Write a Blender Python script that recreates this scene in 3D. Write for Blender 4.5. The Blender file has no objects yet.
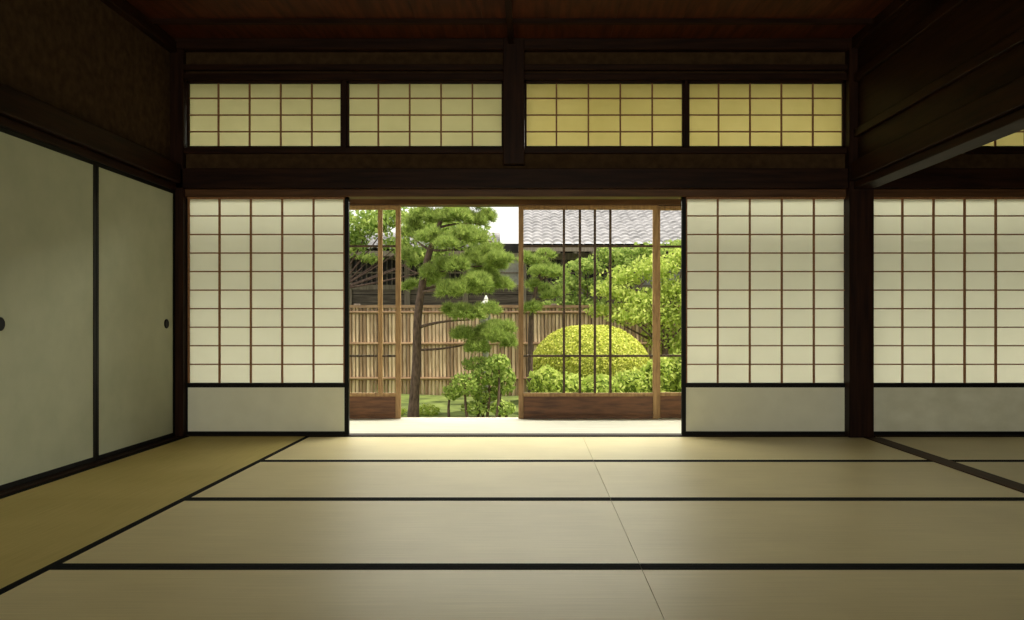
import bpy, math, random
import numpy as np
from mathutils import Vector
random.seed(3); rng=np.random.default_rng(5)
S=bpy.context.scene
try:
    S.view_settings.view_transform='Standard'; S.view_settings.look='None'
    S.view_settings.exposure=0; S.view_settings.gamma=1
except Exception as e: print(e)
F=792.0; H=0.825; VX=532.0; VY=323.0; D=5.78; K=F/D
def BX(px): return (px-VX)/K
def BZ(py): return H-(py-VY)/K
def P(px,py,d): return Vector(((px-VX)*d/F, d, H-(py-VY)*d/F))
# ---------------- materials
def newmat(name):
    m=bpy.data.materials.new(name); m.use_nodes=True
    nt=m.node_tree; nt.nodes.clear()
    out=nt.nodes.new('ShaderNodeOutputMaterial')
    return m,nt,out
def N(nt,t,**kw):
    n=nt.nodes.new(t)
    for k,v in kw.items(): setattr(n,k,v)
    return n
def c4(c): return (c[0],c[1],c[2],1)
def surf(name,c1,c2,scale=(5,5,5),rough=0.6,noise=4,bump=0.0,spec=0.3,detail=4,lo=.3,hi=.7,island=0):
    m,nt,out=newmat(name)
    tc=N(nt,'ShaderNodeTexCoord'); mp=N(nt,'ShaderNodeMapping'); mp.inputs['Scale'].default_value=scale
    nz=N(nt,'ShaderNodeTexNoise'); nz.inputs['Scale'].default_value=noise; nz.inputs['Detail'].default_value=detail
    cr=N(nt,'ShaderNodeValToRGB'); cr.color_ramp.elements[0].color=c4(c1); cr.color_ramp.elements[1].color=c4(c2)
    cr.color_ramp.elements[0].position=lo; cr.color_ramp.elements[1].position=hi
    b=N(nt,'ShaderNodeBsdfPrincipled'); b.inputs['Roughness'].default_value=rough
    b.inputs['Specular IOR Level'].default_value=spec
    L=nt.links.new
    L(tc.outputs['Object'],mp.inputs[0]); L(mp.outputs[0],nz.inputs['Vector'])
    if island:
        ge=N(nt,'ShaderNodeNewGeometry'); mx=N(nt,'ShaderNodeMath',operation='MULTIPLY_ADD')
        mx.inputs[1].default_value=island; L(ge.outputs['Random Per Island'],mx.inputs[0]); L(nz.outputs[0],mx.inputs[2])
        sb=N(nt,'ShaderNodeMath',operation='SUBTRACT'); sb.inputs[1].default_value=island/2
        L(mx.outputs[0],sb.inputs[0]); L(sb.outputs[0],cr.inputs[0])
    else: L(nz.outputs[0],cr.inputs[0])
    L(cr.outputs[0],b.inputs['Base Color'])
    if bump:
        bp=N(nt,'ShaderNodeBump'); bp.inputs['Strength'].default_value=bump; bp.inputs['Distance'].default_value=0.01
        L(nz.outputs[0],bp.inputs['Height']); L(bp.outputs[0],b.inputs['Normal'])
    L(b.outputs[0],out.inputs[0]); return m
def leafmat(name,c1,c2,trans=0.45):
    m,nt,out=newmat(name); L=nt.links.new
    ge=N(nt,'ShaderNodeNewGeometry'); cr=N(nt,'ShaderNodeValToRGB')
    cr.color_ramp.elements[0].color=c4(c1); cr.color_ramp.elements[1].color=c4(c2)
    L(ge.outputs['Random Per Island'],cr.inputs[0])
    d=N(nt,'ShaderNodeBsdfDiffuse'); t=N(nt,'ShaderNodeBsdfTranslucent'); mx=N(nt,'ShaderNodeMixShader'); mx.inputs[0].default_value=trans
    L(cr.outputs[0],d.inputs[0]); L(cr.outputs[0],t.inputs[0]); L(d.outputs[0],mx.inputs[1]); L(t.outputs[0],mx.inputs[2])
    L(mx.outputs[0],out.inputs[0]); return m
def paper(name,c1,c2,trans=0.33):
    m,nt,out=newmat(name); L=nt.links.new
    tc=N(nt,'ShaderNodeTexCoord'); nz=N(nt,'ShaderNodeTexNoise'); nz.inputs['Scale'].default_value=2.5; nz.inputs['Detail'].default_value=8
    cr=N(nt,'ShaderNodeValToRGB'); cr.color_ramp.elements[0].color=c4(c1); cr.color_ramp.elements[1].color=c4(c2)
    cr.color_ramp.elements[0].position=.3; cr.color_ramp.elements[1].position=.7
    L(tc.outputs['Object'],nz.inputs['Vector']); L(nz.outputs[0],cr.inputs[0])
    d=N(nt,'ShaderNodeBsdfDiffuse'); t=N(nt,'ShaderNodeBsdfTranslucent'); mx=N(nt,'ShaderNodeMixShader'); mx.inputs[0].default_value=trans
    L(cr.outputs[0],d.inputs[0]); L(cr.outputs[0],t.inputs[0]); L(d.outputs[0],mx.inputs[1]); L(t.outputs[0],mx.inputs[2])
    L(mx.outputs[0],out.inputs[0]); return m
def tatami(name,c1,c2,along_x=True,rough=.42,spec=.45):
    m,nt,out=newmat(name); L=nt.links.new
    tc=N(nt,'ShaderNodeTexCoord'); mp=N(nt,'ShaderNodeMapping')
    mp.inputs['Scale'].default_value=(3,150,1) if along_x else (150,3,1)
    nz=N(nt,'ShaderNodeTexNoise'); nz.inputs['Scale'].default_value=1.0; nz.inputs['Detail'].default_value=3
    n2=N(nt,'ShaderNodeTexNoise'); n2.inputs['Scale'].default_value=1.6; n2.inputs['Detail'].default_value=4
    oi=N(nt,'ShaderNodeObjectInfo')
    a=N(nt,'ShaderNodeMath',operation='MULTIPLY_ADD'); a.inputs[1].default_value=.5
    b_=N(nt,'ShaderNodeMath',operation='MULTIPLY_ADD'); b_.inputs[1].default_value=.15
    c_=N(nt,'ShaderNodeMath',operation='MULTIPLY'); c_.inputs[1].default_value=.5
    L(tc.outputs['Object'],mp.inputs[0]); L(mp.outputs[0],nz.inputs['Vector']); L(tc.outputs['Object'],n2.inputs['Vector'])
    L(n2.outputs[0],c_.inputs[0]); L(nz.outputs[0],a.inputs[0]); L(c_.outputs[0],a.inputs[2])
    L(oi.outputs['Random'],b_.inputs[0]); L(a.outputs[0],b_.inputs[2])
    cr=N(nt,'ShaderNodeValToRGB'); cr.color_ramp.elements[0].color=c4(c1); cr.color_ramp.elements[1].color=c4(c2)
    cr.color_ramp.elements[0].position=.3; cr.color_ramp.elements[1].position=.75
    L(b_.outputs[0],cr.inputs[0])
    b=N(nt,'ShaderNodeBsdfPrincipled'); b.inputs['Roughness'].default_value=rough; b.inputs['Specular IOR Level'].default_value=spec
    bp=N(nt,'ShaderNodeBump'); bp.inputs['Strength'].default_value=.3; bp.inputs['Distance'].default_value=.003
    L(nz.outputs[0],bp.inputs['Height']); L(bp.outputs[0],b.inputs['Normal'])
    L(cr.outputs[0],b.inputs['Base Color']); L(b.outputs[0],out.inputs[0]); return m
cA,cB=(.009,.003,.0015),(.028,.010,.004)
M_beamx=surf('dark_cedar_x',cA,cB,(1,14,14),.5,3,spec=.12)
M_beamz=surf('dark_cedar_z',cA,cB,(14,14,1),.5,3,spec=.12)
M_beamy=surf('dark_cedar_y',cA,cB,(14,1,14),.5,3,spec=.08)
M_ceil=surf('ceiling_cedar',(.03,.008,.003),(.085,.022,.008),(10,1,1),.5,3,spec=.12)
M_kamoi=surf('brown_kamoi_wood',(.05,.02,.008),(.11,.05,.02),(1,14,14),.45,3,spec=.2)  # lighter red-brown than the dark cedar beams
M_lac=surf('black_lacquer',(.003,.003,.003),(.007,.0065,.006),(5,5,5),.45,spec=.12)
M_kum=surf('kumiko_wood',(.20,.085,.032),(.32,.15,.06),(20,20,20),.5)
M_plas=surf('brown_clay_plaster',(.034,.018,.008),(.066,.038,.017),(3,3,3),.9,6,.2,spec=.08,detail=8)
M_pap=paper('washi_paper',(.75,.74,.60),(.81,.80,.66),.26)
M_papy=paper('washi_garden_tint',(.62,.58,.30),(.74,.69,.38),.27)  # yellowish garden light tinted into the transom paper colour
M_papy2=paper('washi_garden_tint_strong',(.68,.57,.20),(.80,.68,.27),.28)  # right-hand transoms: stronger yellow of the garden light put into the colour
M_fus=surf('fusuma_paper',(.44,.46,.325),(.50,.515,.37),(2,2,2),.75,3,detail=8)
M_kos=surf('koshi_board_paper',(.82,.82,.69),(.87,.87,.74),(2,2,2),.7,4,detail=8)
M_kos2=surf('koshi_board_stained',(.72,.72,.57),(.86,.86,.72),(2,2,3),.7,3,detail=10)
M_tx=tatami('tatami_rush',(.57,.475,.25),(.78,.665,.375),True)
M_ty=tatami('tatami_rush_crossgrain',(.42,.33,.10),(.60,.48,.18),False,.6,.15)  # darker olive puts the weave-direction sheen difference into the colour
M_heri=surf('tatami_border_cloth',(.004,.0045,.005),(.010,.010,.010),(30,30,30),.9,spec=.05)
M_sub=surf('subfloor',(.02,.015,.01),(.03,.02,.015))
M_sill=surf('sill_wood',(.03,.014,.007),(.07,.035,.017),(14,1,14),.6,3,spec=.08)
M_eng=surf('engawa_boards',(.48,.46,.40),(.62,.60,.53),(1,18,1),.4,2.5)
M_door=surf('door_wood',(.20,.11,.045),(.38,.23,.10),(14,14,2),.5,3)
M_doork=surf('door_bar_wood',(.035,.02,.012),(.09,.05,.025),(14,14,2),.5,3)
M_doorp=surf('door_board_wood',(.07,.028,.012),(.17,.07,.03),(2,14,14),.5,3)
M_bam=surf('bamboo',(.34,.22,.13),(.72,.54,.35),(6,6,1.2),.5,3,island=.6)
M_bamr=surf('bamboo_rail',(.16,.09,.05),(.34,.22,.12),(1,6,6),.5,3)
M_hw=surf('weathered_wood',(.07,.055,.045),(.19,.155,.125),(1,5,12),.8,3)
M_hw2=surf('weathered_post',(.16,.13,.10),(.30,.25,.2),(12,5,1),.8,3)
M_hdark=surf('house_dark',(.015,.013,.012),(.03,.026,.022))
M_hpl=surf('house_plaster',(.30,.29,.26),(.42,.41,.37))
M_tile=surf('roof_tile',(.26,.25,.26),(.50,.48,.50),(1,1,1),.45,5,detail=6)
M_moss=surf('moss_ground',(.05,.07,.018),(.20,.25,.06),(1,1,1),.95,3,.6,detail=10)
M_stone=surf('white_granite',(.66,.65,.60),(.84,.83,.78),(3,3,3),.85,8,.3,detail=8)
M_stone2=surf('mossy_granite',(.12,.13,.08),(.26,.26,.19),(3,3,3),.9,8,.3,detail=8)
M_bark=surf('pine_bark',(.05,.032,.024),(.16,.105,.08),(8,8,3),.9,4,.8,detail=8)
M_pine=leafmat('pine_needles',(.18,.28,.06),(.58,.68,.20),.5)
M_dome=leafmat('azalea_leaves',(.44,.50,.06),(.86,.84,.24),.3)
M_lite=leafmat('light_leaves',(.34,.46,.08),(.78,.84,.26),.5)
M_mid=leafmat('mid_leaves',(.20,.31,.07),(.58,.68,.20),.5)
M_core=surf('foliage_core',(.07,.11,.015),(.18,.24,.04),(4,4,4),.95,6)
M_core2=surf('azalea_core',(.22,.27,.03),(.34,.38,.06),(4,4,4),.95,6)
mg,nt,out=newmat('window_glass')
tr=N(nt,'ShaderNodeBsdfTransparent'); tr.inputs[0].default_value=(.97,.98,.97,1)
nt.links.new(tr.outputs[0],out.inputs[0]); M_glass=mg
# ---------------- mesh builder
class MB:
    def __init__(s): s.v=[];s.f=[];s.m=[];s.mats=[]
    def mi(s,m):
        if m not in s.mats: s.mats.append(m)
        return s.mats.index(m)
    def box(s,x0,x1,y0,y1,z0,z1,m):
        if x0>x1:x0,x1=x1,x0
        if y0>y1:y0,y1=y1,y0
        if z0>z1:z0,z1=z1,z0
        b=len(s.v); s.v+=[(x0,y0,z0),(x1,y0,z0),(x1,y1,z0),(x0,y1,z0),(x0,y0,z1),(x1,y0,z1),(x1,y1,z1),(x0,y1,z1)]
        for q in ((0,3,2,1),(4,5,6,7),(0,1,5,4),(1,2,6,5),(2,3,7,6),(3,0,4,7)):
            s.f.append([b+i for i in q]); s.m.append(s.mi(m))
    def quad(s,pts,m):
        b=len(s.v); s.v+=[tuple(p) for p in pts]; s.f.append([b,b+1,b+2,b+3]); s.m.append(s.mi(m))
    def cyl(s,p0,p1,r0,r1,m,n=10):
        p0=Vector(p0);p1=Vector(p1);ax=(p1-p0).normalized()
        t=Vector((1,0,0)) if abs(ax.x)<.8 else Vector((0,1,0))
        u=ax.cross(t).normalized(); w=ax.cross(u); b=len(s.v)
        for p,r in ((p0,r0),(p1,r1)):
            for i in range(n):
                a=2*math.pi*i/n; s.v.append(tuple(p+u*r*math.cos(a)+w*r*math.sin(a)))
        k=s.mi(m)
        for i in range(n):
            j=(i+1)%n; s.f.append([b+i,b+j,b+n+j,b+n+i]); s.m.append(k)
        s.f.append([b+i for i in range(n)][::-1]); s.m.append(k)
        s.f.append([b+n+i for i in range(n)]); s.m.append(k)
    def build(s,name,bevel=0,parent=None,smooth=False):
        me=bpy.data.meshes.new(name); me.from_pydata(s.v,[],s.f)
        for m in s.mats: me.materials.append(m)
        me.polygons.foreach_set('material_index',s.m)
        if smooth: me.polygons.foreach_set('use_smooth',[True]*len(s.f))
        me.update(); o=bpy.data.objects.new(name,me); S.collection.objects.link(o)
        if bevel:
            md=o.modifiers.new('bevel','BEVEL'); md.width=bevel; md.segments=1; md.limit_method='ANGLE'
        if parent: o.parent=parent
        return o
def empty(name):
    o=bpy.data.objects.new(name,None); S.collection.objects.link(o); return o
def single(name,*a,bevel=0):
    b=MB(); b.box(*a); return b.build(name,bevel)
XL=-2.584; XR=6.7; YB=-3.0; ZC=2.88
# ---------------- floor + tatami
single('floor',XL-.2,XR+.2,YB,D+.12,-.12,-.058,M_sub)
edges=[5.765-k*1.028 for k in range(9)]
hw=.034; g=.001
def mat_x(x0,x1,ya,yb):
    b=MB(); b.box(x0+g,x1-g,ya+g,yb-g,-.058,0,M_tx)
    b.box(x0+g,x1-g,ya+g,ya+hw,-.001,.0012,M_heri); b.box(x0+g,x1-g,yb-hw,yb-g,-.001,.0012,M_heri)
    b.build('tatami_mat')
def mat_y(x0,x1,ya,yb):
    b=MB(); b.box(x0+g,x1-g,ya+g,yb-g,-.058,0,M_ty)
    b.box(x0+g,x0+hw,ya+g,yb-g,-.001,.0012,M_heri); b.box(x1-hw,x1-g,ya+g,yb-g,-.001,.0012,M_heri)
    b.build('tatami_mat')
XA=-1.613; XM=.368; XS0=2.385; XS1=2.50
for k in range(8):
    yb,ya=edges[k],edges[k+1]
    mat_x(XA,XM,ya,yb); mat_x(XM,XS0,ya,yb); mat_x(XS1,XS1+2.04,ya,yb); mat_x(XS1+2.04,XR,ya,yb)
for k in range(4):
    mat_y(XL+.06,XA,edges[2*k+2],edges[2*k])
single('trim_1',XS0,XS1,YB,D-.1,-.058,.006,M_sill,bevel=.003)
single('trim_2',XL-.04,XL+.058,YB,D-.02,-.058,.008,M_beamy)
single('trim_3',XL,XR,D-.012,D+.10,-.058,.006,M_beamx)
# ---------------- left wall with fusuma
b=MB(); b.box(XL-.2,XL-.035,YB,D+.1,1.95,ZC+.2,M_plas); b.box(XL-.2,XL-.07,YB,D+.1,-.1,1.95,M_plas); b.build('wall_left')
b=MB(); b.box(XL-.06,XL+.012,YB,D-.05,1.782,1.83,M_beamy); b.box(XL-.06,XL+.045,YB,D-.05,1.835,1.975,M_beamy)
b.box(XL-.06,XL+.02,YB,D-.05,2.78,2.86,M_beamy); b.build('trim_4',.004)
yy=D-.055; k=0
while yy>YB+.2:
    y1=yy; y0=max(yy-1.035,YB+.01)
    x0=XL-.03; x1=XL
    b=MB()
    b.box(x0,x1,y0+.028,y1-.028,.035,1.755,M_fus)
    b.box(x0,x1+.004,y0+.002,y0+.028,.009,1.78,M_lac); b.box(x0,x1+.004,y1-.028,y1-.002,.009,1.78,M_lac)
    b.box(x0,x1+.004,y0+.02,y1-.02,.009,.036,M_lac); b.box(x0,x1+.004,y0+.02,y1-.02,1.755,1.78,M_lac)
    hy=(y1-.13) if k%2==0 else (y0+.19)
    b.cyl((x1-.005,hy,.82),(x1+.005,hy,.82),.034,.032,M_lac,24)
    b.cyl((x1+.004,hy,.82),(x1+.008,hy,.82),.034,.028,M_lac,24)
    b.build('fusuma_door'); yy=y0; k+=1
# ---------------- back wall structure
b=MB()
z_r0=BZ(148); z_r1=BZ(81)
b.box(XL-.1,XR+.1,D+.0,D+.10,z_r1+.05,ZC+.1,M_plas)
b.box(XL-.1,XR+.1,D+.0,D+.10,1.80,z_r0-.03,M_plas)
b.build('wall_back')
b=MB()
b.box(XL,XR,D-.015,D+.11,1.745,1.80,M_kamoi)
b.box(XL,XR,D-.05,D+.02,1.80,1.945,M_beamx)
b.box(XL,XR,D-.03,D+.10,z_r0-.045,z_r0,M_beamx)
b.box(XL,XR,D-.03,D+.10,z_r1,z_r1+.05,M_beamx)
b.box(XL,XR,D-.045,D+.02,2.66,2.70,M_beamx)
b.box(XL,XR,D-.07,D+.02,2.80,ZC,M_beamx)
b.build('trim_5',.004)
b=MB(); b.box(XL-.2,BX(186.1),D-.05,D+.1,-.06,ZC,M_beamz); b.build('trim_6',.004)
b=MB(); b.box(2.285,2.462,D-.08,D+.1,-.06,ZC,M_beamz); b.build('trim_7',.004)
b=MB(); b.box(BX(503)+.004,BX(525)-.004,D-.075,D+.1,BZ(166),ZC,M_beamz); b.build('trim_8',.004)
def transom(pa,pb,i):
    xa,xb=BX(pa),BX(pb); b=MB(); fr=.016
    y0,y1=D+.004,D+.026
    b.box(xa,xb,y0,y1,z_r0,z_r0+fr,M_beamx); b.box(xa,xb,y0,y1,z_r1-fr,z_r1,M_beamx)
    b.box(xa,xa+fr,y0,y1,z_r0,z_r1,M_beamz); b.box(xb-fr,xb,y0,y1,z_r0,z_r1,M_beamz)
    for j in range(1,5):
        x=xa+(xb-xa)*j/5; b.box(x-.0055,x+.0055,y0+.004,y1-.004,z_r0,z_r1,M_kum)
    for j in range(1,4):
        z=z_r0+(z_r1-z_r0)*j/4; b.box(xa,xb,y0+.006,y1-.006,z-.0045,z+.0045,M_kum)
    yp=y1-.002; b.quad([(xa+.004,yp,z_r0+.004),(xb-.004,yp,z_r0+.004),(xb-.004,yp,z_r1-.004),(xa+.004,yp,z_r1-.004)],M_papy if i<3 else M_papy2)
    b.build('window_%d'%i)
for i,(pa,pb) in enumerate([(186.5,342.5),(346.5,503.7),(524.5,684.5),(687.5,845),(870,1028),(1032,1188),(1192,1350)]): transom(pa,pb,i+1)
b=MB()
for pa,pb in ((342.5,346.5),(684.5,687.5),(1028,1032),(1188,1192)): b.box(BX(pa),BX(pb),D-.012,D+.06,z_r0,z_r1,M_beamz)
b.build('trim_9')
def shoji(pa,pb,wl,wr,kos,cols=5,depth=0,n=10):
    xa,xb=BX(pa),BX(pb); b=MB(); y0=D+.002+depth; y1=y0+.03
    zt=1.744; zb=.008; zm0=BZ(387.5); zm1=BZ(383); zf=BZ(431.5)
    b.box(xa,xa+wl,y0,y1,zb,zt,M_lac); b.box(xb-wr,xb,y0,y1,zb,zt,M_lac)
    b.box(xa,xb,y0,y1,zt-.013,zt,M_kum)
    b.box(xa,xb,y0-.001,y1,zm0,zm1,M_lac); b.box(xa,xb,y0-.001,y1,zb,zf,M_lac)
    b.box(xa+wl,xb-wr,y0+.008,y1-.006,zf,zm0,kos)
    ia,ib=xa+wl,xb-wr
    b.box(ia,ia+.010,y0+.004,y1-.008,zm1,zt,M_kum); b.box(ib-.010,ib,y0+.004,y1-.008,zm1,zt,M_kum)
    for j in range(1,cols):
        x=ia+(ib-ia)*j/cols; b.box(x-.006,x+.006,y0+.005,y1-.008,zm1,zt,M_kum)
    for j in range(1,n):
        z=zm1+(zt-zm1)*j/n; b.box(ia,ib,y0+.008,y1-.010,z-.0045,z+.0045,M_kum)
    yp=y1-.006; b.quad([(ia,yp,zm1),(ib,yp,zm1),(ib,yp,zt),(ia,yp,zt)],M_pap)
    b.build('shoji_door')
shoji(186.2,348.5,.008,.030,M_kos)
shoji(682,848,.030,.010,M_kos)
shoji(870.5,1030,.012,.014,M_kos2)
shoji(1030.5,1190,.014,.014,M_kos)
shoji(1190.5,1350,.014,.014,M_kos)
shoji(1350.5,1448,.014,.014,M_kos,cols=3)
# right partition beam
b=MB()
b.box(2.315,2.455,YB,D-.08,1.79,1.84,M_beamy); b.box(2.29,2.48,YB,D-.08,1.845,1.98,M_beamy)
b.box(2.315,2.455,YB,D-.08,2.16,2.22,M_beamy); b.box(2.315,2.455,YB,D-.08,2.56,2.62,M_beamy)
b.box(2.30,2.47,YB,D-.08,2.80,ZC,M_beamy); b.build('trim_10',.004)
b=MB(); b.box(2.345,2.425,YB,D-.08,1.98,2.80,M_beamy); b.build('wall_partition')
# ceiling
b=MB()
x=XL
while x<XR:
    b.box(x,min(x+.448,XR),YB,D+.02,ZC,ZC+.02,M_ceil); x+=.45
b.box(XL-.2,XR+.2,YB-.1,D+.12,ZC+.02,ZC+.12,M_beamy)
b.build('ceiling')
b=MB(); yq=D-.42
while yq>YB:
    b.box(XL,XR,yq-.018,yq+.018,ZC-.03,ZC,M_beamx); yq-=.46
for xx in (BX(514)-.02,): b.box(xx-.02,xx+.02,YB,D-.07,ZC-.045,ZC,M_beamy)
b.build('trim_11')
single('wall_right',XR,XR+.15,YB,D+.1,-.1,ZC+.1,M_plas)
b=MB(); b.box(XL-.2,XR+.15,YB-.15,YB,1.85,ZC+.1,M_plas); b.box(XL-.2,-2.1,YB-.15,YB,-.1,1.85,M_plas); b.box(2.3,XR+.15,YB-.15,YB,-.1,1.85,M_plas)
b.build('wall_rear')
# ---------------- engawa
DG=6.81; KG=F/DG
def GX(px): return (px-VX)/KG
def GZ(py): return H-(py-VY)/KG
b=MB(); yq=D+.101
for i in range(8):
    b.box(-5.2,XR+.3,yq,yq+.126,-.05,.002,M_eng); yq+=.128
b.build('veranda_floor',.002)
b=MB()
b.box(-5.2,XR+.3,DG-.03,DG+.14,-.10,-.002,M_door); b.box(-5.2,XR+.3,DG-.02,DG+.12,GZ(205),GZ(205)+.13,M_kamoi)
b.box(-5.2,XR+.3,DG-.02,DG+.12,2.62,2.74,M_beamx)
for px in (130,1000): b.box(GX(px)-.05,GX(px)+.05,DG+.0,DG+.10,-.5,2.7,M_beamz)
b.build('trim_12',.003)
b=MB(); b.box(-5.3,XR+.4,D+.1,DG+.9,2.75,2.80,M_ceil)
xq=-5.2
while xq<XR+.3: b.box(xq,xq+.05,D+.12,DG+.9,2.68,2.75,M_beamy); xq+=.45
b.build('veranda_roof')
def glassdoor(pa,pb,bars,depth=0,sl=5,sr=5,thick=()):
    b=MB(); y0=DG+depth; y1=y0+.032; xa,xb=GX(pa),GX(pb); zt=GZ(205.2); zb=.0
    b.box(xa,xa+sl/KG,y0,y1,zb,zt,M_door); b.box(xb-sr/KG,xb,y0,y1,zb,zt,M_door)
    ia=xa+sl/KG; ib=xb-sr/KG
    b.box(ia,ib,y0,y1,GZ(209.5),zt,M_door); b.box(ia,ib,y0,y1,GZ(396.5),GZ(393),M_door); b.box(ia,ib,y0,y1,zb,GZ(415),M_doorp)
    b.box(ia,ib,y0+.008,y1-.008,GZ(415),GZ(396.5),M_doorp)
    for py in (246,356): b.box(ia,ib,y0+.006,y1-.006,GZ(py+1.1),GZ(py-1.1),M_doork)
    for p in bars: b.box(GX(p-1.2),GX(p+1.2),y0+.004,y1-.004,GZ(396),GZ(209),M_doork)
    for p in thick: b.box(GX(p-2.2),GX(p+2.2),y0+.002,y1-.002,GZ(396),GZ(209),M_door)
    ym=(y0+y1)/2; b.quad([(ia,ym,GZ(394)),(ib,ym,GZ(394)),(ib,ym,GZ(209)),(ia,ym,GZ(209))],M_glass)
    b.build('glass_sliding_door',.002)
glassdoor(262,400.5,[286,310,334],0,thick=(380,))
glassdoor(124,262,[150,178,206,234],.036)
glassdoor(518.5,658,[564,580,595,610.5],0)
glassdoor(656,795,[690,720,750],.036)
glassdoor(795,934,[830,865,900],0)
# ---------------- garden
GZ0=-.45
b=MB(); n=60
vx=np.linspace(-16,16,n); vy=np.linspace(DG+.2,32,n)
for j in range(n):
    for i in range(n):
        b.v.append((vx[i],vy[j],GZ0+.03*math.sin(vx[i]*1.7)*math.cos(vy[j]*1.3)-.03))
k=b.mi(M_moss)
for j in range(n-1):
    for i in range(n-1): b.f.append([j*n+i,j*n+i+1,(j+1)*n+i+1,(j+1)*n+i]); b.m.append(k)
b.build('garden_ground',smooth=True)
b=MB(); fy=14.4; x=-7.0
while x<7.2:
    r=.030+random.uniform(-.004,.004); zt=1.10+random.uniform(-.012,.012)
    b.cyl((x,fy,GZ0-.1),(x,fy,zt),r,r*.95,M_bam,8); x+=.066
for z in (1.02,.45,-.18):
    b.cyl((-7,fy-.05,z),(7.2,fy-.05,z),.026,.026,M_bamr,8)
b.box(-7,7.2,fy-.07,fy+.07,1.10,1.15,M_bamr)
x=-6.8
while x<7.2: b.box(x-.05,x+.05,fy+.04,fy+.14,GZ0-.1,1.18,M_hw2); x+=1.8
b.build('bamboo_fence')
hy=17.2
b=MB(); b.box(-9,9,hy,hy+.1,-.5,2.55,M_hdark)
z=-.4
while z<1.55: b.box(-9,9,hy-.03,hy+.01,z,z+.17,M_hw); z+=.185
b.box(-9,9,hy-.06,hy,1.55,1.65,M_hw2); b.box(-9,9,hy-.07,hy,2.2,2.34,M_hw2)
x=-9
i=0
while x<9:
    b.box(x-.06,x+.06,hy-.08,hy,-.5,2.5,M_hw2)
    if i%3==0: b.box(x+.06,x+1.2,hy-.02,hy+.01,1.65,2.2,M_hpl)
    else:
        xx=x+.14
        while xx<x+1.2: b.box(xx,xx+.03,hy-.04,hy,1.65,2.2,M_hw); xx+=.11
    i+=1; x+=1.26
b.box(-9,9,hy-.05,hy,1.9,1.93,M_hw2)
b.build('neighbouring_house')
def roof(name,x0,x1,y0,z0,y1,z1,wave=.21,rows=16,par=None):
    b=MB(); nx=int((x1-x0)/wave*8)+1; k=b.mi(M_tile)
    pts=[]
    for r in range(rows+1):
        for e in (0,1):
            if r==rows and e: continue
            t=(r+ (0 if e==0 else .98))/rows
            for i in range(nx):
                x=x0+(x1-x0)*i/(nx-1); ph=(x/wave)%1
                hgt=.05*abs(math.sin(math.pi*ph))**.7
                step=0.045 if e==0 else 0.0
                pts.append((x,y0+(y1-y0)*t,z0+(z1-z0)*t+hgt+step))
    b.v=pts; nr=len(pts)//nx
    for j in range(nr-1):
        for i in range(nx-1): b.f.append([j*nx+i,j*nx+i+1,(j+1)*nx+i+1,(j+1)*nx+i]); b.m.append(k)
    b.box(x0,x1,y0,y0+.06,z0-.09,z0+.02,M_hw2)
    xq=x0+.1
    while xq<x1: b.box(xq,xq+.06,y0+.02,hy,z0-.13,z0-.05,M_hw2); xq+=.35
    b.cyl((x0,y1,z1+.06),(x1,y1,z1+.06),.12,.12,M_tile,12); b.box(x0,x1,y1-.07,y1+.07,z1-.1,z1+.04,M_tile)
    b.v+= [(x0+.05,y0+.1,z0-.05),(x0+.05,y1,z0-.05),(x0+.05,y1,z1)]; q=len(b.v); b.f.append([q-3,q-2,q-1]); b.m.append(b.mi(M_hpl))
    return b.build(name)
roof('tiled_roof',-.28,9,16.2,2.38,20.5,3.95)
roof('tiled_roof',-9,-.75,16.4,2.3,18.4,2.75,rows=8)
# --------- foliage
def tri_mesh(name,V,nper,mat,parent):
    nf=len(V)//nper
    me=bpy.data.meshes.new(name); me.vertices.add(len(V)); me.vertices.foreach_set('co',V.astype(np.float32).ravel())
    me.loops.add(len(V)); me.loops.foreach_set('vertex_index',np.arange(len(V),dtype=np.int32))
    me.polygons.add(nf); me.polygons.foreach_set('loop_start',np.arange(0,len(V),nper,dtype=np.int32))
    try: me.polygons.foreach_set('loop_total',np.full(nf,nper,dtype=np.int32))
    except Exception: pass
    me.materials.append(mat); me.update(calc_edges=True); me.validate()
    o=bpy.data.objects.new(name,me); S.collection.objects.link(o); o.parent=parent; return o
def unit(a): return a/np.linalg.norm(a,axis=1,keepdims=True)
def ell_pts(c,r,n,lo=.7,up=-1):
    d=unit(rng.normal(size=(n*3,3))); d=d[d[:,2]>up][:n]
    rad=rng.uniform(lo,1.0,(len(d),1)); amp=.10 if lo<.9 else .02
    bump=1+amp*np.sin(d[:,:1]*7+c[0]*5)*np.cos(d[:,1:2]*6)
    return np.array(c)+d*rad*bump*np.array(r), d
def leaves(name,blobs,size,mat,parent,asp=.5,rand=.9):
    out=[]
    for c,r,n,*o in blobs:
        p,d=ell_pts(c,r,n,*(o or [.6]))
        n_=len(p); nor=unit(d+rng.normal(size=(n_,3))*rand); t=unit(np.cross(nor,rng.normal(size=(n_,3)))); u=np.cross(nor,t)
        s=size*rng.uniform(.6,1.25,(n_,1))
        out.append(np.stack([p-t*s,p+u*s*asp-nor*s*.1,p+t*s,p-u*s*asp-nor*s*.1],1).reshape(-1,3))
    return tri_mesh(name,np.concatenate(out),4,mat,parent)
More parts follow.
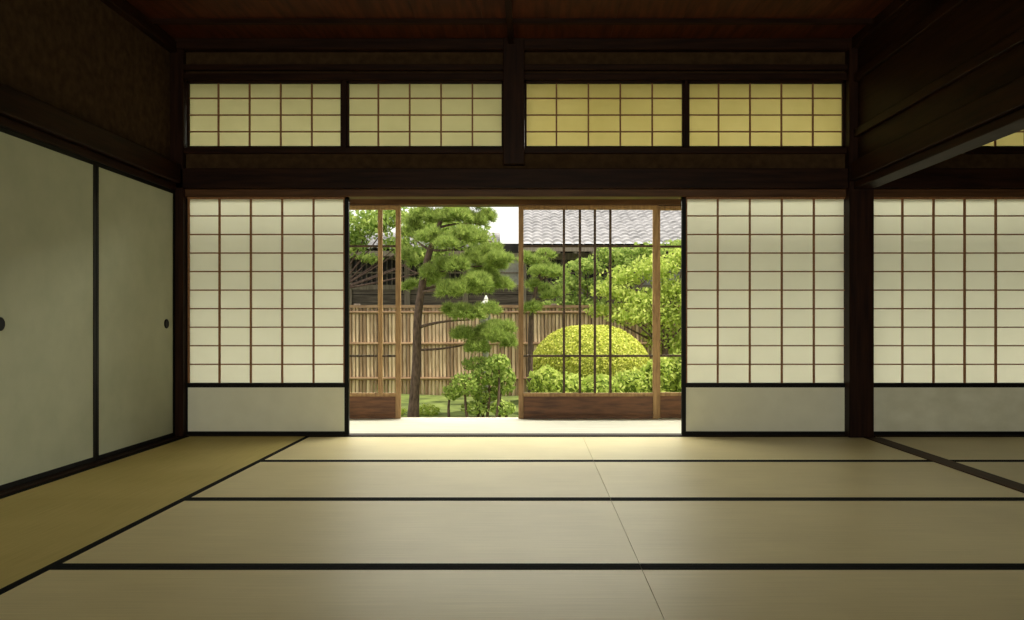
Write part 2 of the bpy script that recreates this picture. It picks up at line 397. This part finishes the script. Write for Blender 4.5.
def needles(name,pads,mat,parent,L=.10,per=26,w=.0045):
    out=[]
    for c,r,n in pads:
        p,d=ell_pts(c,r,n,.35,-.35)
        n_=len(p)
        ax=unit(d*np.array([.8,.8,.5])+np.array([0,0,.8])+rng.normal(size=(n_,3))*.25)
        pr=np.repeat(p,per,0); axr=np.repeat(ax,per,0)
        dr=unit(axr+rng.normal(size=pr.shape)*.55); s=L*rng.uniform(.7,1.15,(len(pr),1))
        sd=unit(np.cross(dr,rng.normal(size=pr.shape)))*w
        out.append(np.stack([pr-sd,pr+sd,pr+dr*s],1).reshape(-1,3))
    return tri_mesh(name,np.concatenate(out),3,mat,parent)
def limb(name,pts,parent,mat=M_bark,bd=1.0):
    cu=bpy.data.curves.new(name+'_curve','CURVE'); cu.dimensions='3D'; cu.bevel_depth=bd; cu.bevel_resolution=3; cu.use_fill_caps=True; cu.resolution_u=6
    for pl in pts:
        sp=cu.splines.new('NURBS'); sp.points.add(len(pl)-1)
        for i,(p,r) in enumerate(pl): sp.points[i].co=(p[0],p[1],p[2],1); sp.points[i].radius=r
        sp.order_u=3 if len(pl)>2 else 2; sp.use_endpoint_u=True
    cu.materials.append(mat); t=bpy.data.objects.new(name+'_tmp',cu); S.collection.objects.link(t)
    dg=bpy.context.evaluated_depsgraph_get(); dg.update()
    me=bpy.data.meshes.new_from_object(t.evaluated_get(dg)); me.name=name
    if not me.materials: me.materials.append(mat)
    bpy.data.objects.remove(t)
    o=bpy.data.objects.new(name,me); S.collection.objects.link(o); o.parent=parent; return o
def core(name,blobs,parent,mat=M_core,sc=.72):
    b=MB(); k=b.mi(mat)
    for c,r,*_ in blobs:
        q=len(b.v); nu,nv=24,14
        for j in range(nv+1):
            th=math.pi*j/nv
            for i in range(nu):
                ph=2*math.pi*i/nu; b.v.append((c[0]+r[0]*sc*math.sin(th)*math.cos(ph),c[1]+r[1]*sc*math.sin(th)*math.sin(ph),c[2]+r[2]*sc*math.cos(th)))
        for j in range(nv):
            for i in range(nu): i2=(i+1)%nu; b.f.append([q+j*nu+i,q+j*nu+i2,q+(j+1)*nu+i2,q+(j+1)*nu+i]); b.m.append(k)
    return b.build(name,parent=parent,smooth=True)
def pads(lst,d,dens=1.0,split=0):
    o=[]
    for px,py,rx,ry,dd in lst:
        sub=[(px,py,rx,ry,dd)]
        if split:
            sub=[]
            for q in range(split):
                f=(q+.5)/split*2-1
                sub.append((px+f*rx*.72+random.uniform(-2,2),py+random.uniform(-.75,.75)*ry+abs(f)*2,rx*random.uniform(.34,.5),ry*random.uniform(.65,1.05),dd+random.uniform(-.18,.18)))
        for a,b_,c_,e_,g_ in sub:
            c=P(a,b_,d+g_); s=(d+g_)/F; r=(c_*s,c_*s*.9,e_*s); o.append((tuple(c),r,int(dens*c_*e_*.55)))
    return o
pine=empty('pine_tree'); dp=10.9
pl=[(440,214,34,9,0),(412,228,14,8,.2),(476,222,24,9,.2),(462,241,30,9,-.3),(488,248,15,8,.4),(407,258,8,7,.2),
    (444,266,26,11,-.2),(484,266,24,10,.2),(462,285,30,10,-.4),(494,286,20,9,.2),(430,284,12,6,.4),(455,205,36,8,.3),
    (476,316,27,9,-.2),(494,327,23,10,.1),(478,342,28,10,-.3),(500,338,16,9,.3),(456,312,14,6,0),(500,262,12,9,0),(428,244,14,9,-.1),(410,288,8,5,.3)]
needles('needles',pads(pl,dp,2.6,3),M_pine,pine)
def T(px,py,dd=0): return P(px,py,dp+dd)
base=T(413,421); base.z=GZ0-.08
tr_=[(base,.088),(T(414,400),.068),(T(417,360),.062),(T(417,320),.058),(T(422,285),.052),(T(428,255),.046),(T(437,232),.036),(T(446,205),.022)]
br=[tr_]
def branch(a,mid,e,r): br.append([(T(*a),r),(T(*mid),r*.7),(T(*e),r*.35)])
branch((417,328),(440,320,-.1),(470,320,-.2),.024); branch((417,350),(455,350,-.1),(488,338,.1),.018)
branch((421,292),(440,290,-.2),(466,288,-.4),.024); branch((421,290),(455,280),(497,288,.2),.02); branch((426,262),(440,275,-.1),(446,270,-.2),.018)
branch((426,262),(455,268),(482,266,.2),.024); branch((430,250),(450,252,-.1),(464,246,-.3),.02); branch((433,242),(460,235),(492,242,.3),.022)
branch((430,250),(420,245,.1),(412,236,.3),.02); branch((438,228),(455,222),(480,224,.2),.02); branch((424,275),(412,272),(404,266,.2),.014); branch((423,288),(428,294,.2),(424,288,.4),.012)
limb('trunk',br,pine)
pine2=empty('pine_tree'); d2=12.2
needles('needles',pads([(537,260,18,7,0),(551,272,18,7,0),(538,286,14,6,.1),(532,306,12,5,0),(556,294,12,5,0)],d2,2.4,3),M_pine,pine2,L=.11,w=.0055)
q=P(530,330,d2); q0=q.copy(); q0.z=GZ0-.1
limb('trunk',[[(q0,.045),(q,.04),(P(533,300,d2),.032),(P(541,270,d2),.024),(P(546,252,d2),.01)],[(P(537,290,d2),.018),(P(534,288,d2+.1),.014),(P(530,286,d2+.1),.01)],[(P(540,280,d2),.018),(P(548,276,d2),.014),(P(554,274,d2),.008)],[(P(534,300,d2),.016),(P(546,298,d2),.012),(P(556,296,d2),.008)]],pine2)
# azalea dome
az=empty('azalea_bush'); da=12.9; c=P(590,366,da); s=da/F
dr3=(61*s,50*s,42*s)
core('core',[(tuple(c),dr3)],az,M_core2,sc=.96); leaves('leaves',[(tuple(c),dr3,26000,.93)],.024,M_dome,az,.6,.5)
limb('trunk',[[(Vector((c.x,c.y,GZ0-.1)),.06),(Vector((c.x,c.y,c.z)),.05)]],az)
def bush(name,lst,d,size,mat,dens,cr=.75,stem=True):
    e=empty(name); bl=[]
    for px,py,rx,ry,dd in lst:
        c=P(px,py,d+dd); s=(d+dd)/F; bl.append((tuple(c),(rx*s,rx*s*.8,ry*s),int(dens*rx*ry),.65))
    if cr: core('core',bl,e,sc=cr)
    leaves('leaves',bl,size,mat,e)
    if stem:
        limb('stems',[[(Vector((c[0]+random.uniform(-.05,.05),c[1],GZ0-.08)),.022),(Vector((c[0]+random.uniform(-.08,.08),c[1],(GZ0+c[2])/2)),.018),(Vector((c[0],c[1],c[2]+.05)),.010)] for c,*_ in bl],e)
    return e
bush('boxwood_shrub',[(545,385,18,18,0),(570,388,22,15,-.1),(600,389,24,15,-.1),(632,386,22,17,0),(660,380,22,24,.1),(688,378,24,30,.1),(548,376,12,10,.1)],11.3,.040,M_lite,2.8,.78)
bush('camellia_shrub',[(466,384,16,12,0),(488,374,18,12,.1),(503,380,13,16,.2),(478,364,16,8,.3),(452,392,10,8,.1),(498,362,13,8,0),(476,408,14,7,.1),(503,408,13,8,.1),(486,395,14,8,.2)],10.7,.034,M_mid,3.0,0)
bush('fern_undergrowth',[(428,411,12,7,.3),(378,408,16,6,.6),(395,411,12,4,.3)],10.9,.03,M_lite,4,0,False)
def tree(name,lst,d,size,mat,dens,trunk,cr=0):
    e=empty(name); bl=[]
    for px,py,rx,ry,dd in lst:
        c=P(px,py,d+dd); s=(d+dd)/F; bl.append((tuple(c),(rx*s,rx*s*.8,ry*s),int(dens*rx*ry),.3))
    leaves('leaves',bl,size,mat,e)
    tx,ty=trunk; t=P(tx,ty,d); lims=[[(Vector((t.x,t.y,GZ0-.1)),.08),(t,.055)]]
    for c,*_ in bl: lims.append([(t,.025),((t+Vector(c))/2+Vector((0,0,-.1)),.014),(Vector(c),.005)])
    limb('trunk',lims,e)
tree('maple_tree',[(640,300,28,13,0),(672,290,26,16,.2),(612,290,24,11,.1),(655,268,28,14,.1),(684,258,24,14,.2),(630,316,24,11,-.1),(668,318,26,18,.1),(700,300,30,24,0),(676,345,22,16,.1),(656,335,16,14,.1),(625,276,24,11,.1),(600,310,18,8,.2)],13.3,.042,M_lite,2.2,(665,345))
tree('camphor_tree',[(586,266,22,9,0),(612,254,24,9,.1),(572,284,22,10,.1),(575,302,22,11,.1),(648,250,26,8,0),(600,286,22,10,.1),(598,308,24,9,0),(556,308,20,9,0),(630,265,22,10,0),(540,270,14,8,0),(680,246,20,8,0)],15.3,.05,M_mid,2.3,(590,330))
tree('oak_tree',[(372,222,28,16,0),(350,240,24,20,.1),(394,216,22,12,.1),(330,225,26,26,0),(436,226,36,16,.1),(400,244,22,10,.1),(470,236,26,16,.1),(430,254,26,10,0),(370,258,14,6,0),(482,256,16,10,0)],15.3,.055,M_mid,1.9,(335,290))
# stone lantern
b=MB(); lc=P(486,302,12.9); lx,ly=lc.x,lc.y; z0=lc.z-.06
def ring(z0_,z1_,r0,r1,n=6,m=M_stone2): b.cyl((lx,ly,z0_),(lx,ly,z1_),r0,r1,m,n)
ring(GZ0-.1,GZ0+.08,.16,.15); ring(GZ0+.08,z0-.34,.055,.05,14); ring(z0-.34,z0-.26,.06,.12); ring(z0-.26,z0-.23,.12,.12)
for a in range(4):
    an=a*math.pi/2+.785; b.box(lx+.08*math.cos(an)-.015,lx+.08*math.cos(an)+.015,ly+.08*math.sin(an)-.015,ly+.08*math.sin(an)+.015,z0-.23,z0-.02,M_stone2)
ring(z0-.23,z0-.19,.09,.09); ring(z0-.05,z0-.01,.09,.09); ring(z0-.02,z0+.015,.135,.13,6,M_stone); ring(z0+.015,z0+.09,.13,.035,6,M_stone); ring(z0+.09,z0+.11,.03,.04,12,M_stone); ring(z0+.11,z0+.17,.036,.008,12,M_stone)
b.build('stone_lantern',.003)
# ---------------- lights & world
w=bpy.data.worlds.new('world'); S.world=w; w.use_nodes=True
bg=w.node_tree.nodes['Background']; bg.inputs[0].default_value=(1,.99,.94,1); bg.inputs[1].default_value=1.3
def area(name,loc,rot,sx,sy,e,col):
    l=bpy.data.lights.new(name,'AREA'); l.shape='RECTANGLE'; l.size=sx; l.size_y=sy; l.energy=e; l.color=col
    o=bpy.data.objects.new(name,l); o.location=loc; o.rotation_euler=rot; S.collection.objects.link(o)
area('veranda_fill',(.8,8.7,3.2),(math.radians(-52),0,0),11,1.3,900,(1,.97,.78))  # added area light boosting the glow of the shoji and veranda
area('rear_fill',(0,YB-.5,1.1),(math.radians(90),0,0),4,1.6,136,(1,.95,.73))  # added area light behind the camera, fills the room through the rear opening
sl=bpy.data.lights.new('sun','SUN'); sl.energy=5.5; sl.angle=math.radians(2); sl.color=(1,.94,.78)
so=bpy.data.objects.new('sun',sl); S.collection.objects.link(so)
dr=Vector((-.50,.12,-1)).normalized(); so.rotation_euler=dr.to_track_quat('-Z','Y').to_euler()
# ---------------- camera
cd=bpy.data.cameras.new('camera'); cd.sensor_width=36; cd.lens=F/1024*36; cd.shift_x=-(VX-512)/1024; cd.shift_y=(VY-310)/1024; cd.clip_start=.05
co=bpy.data.objects.new('camera',cd); co.location=(0,0,H); co.rotation_euler=(math.pi/2,0,0); S.collection.objects.link(co); S.camera=co
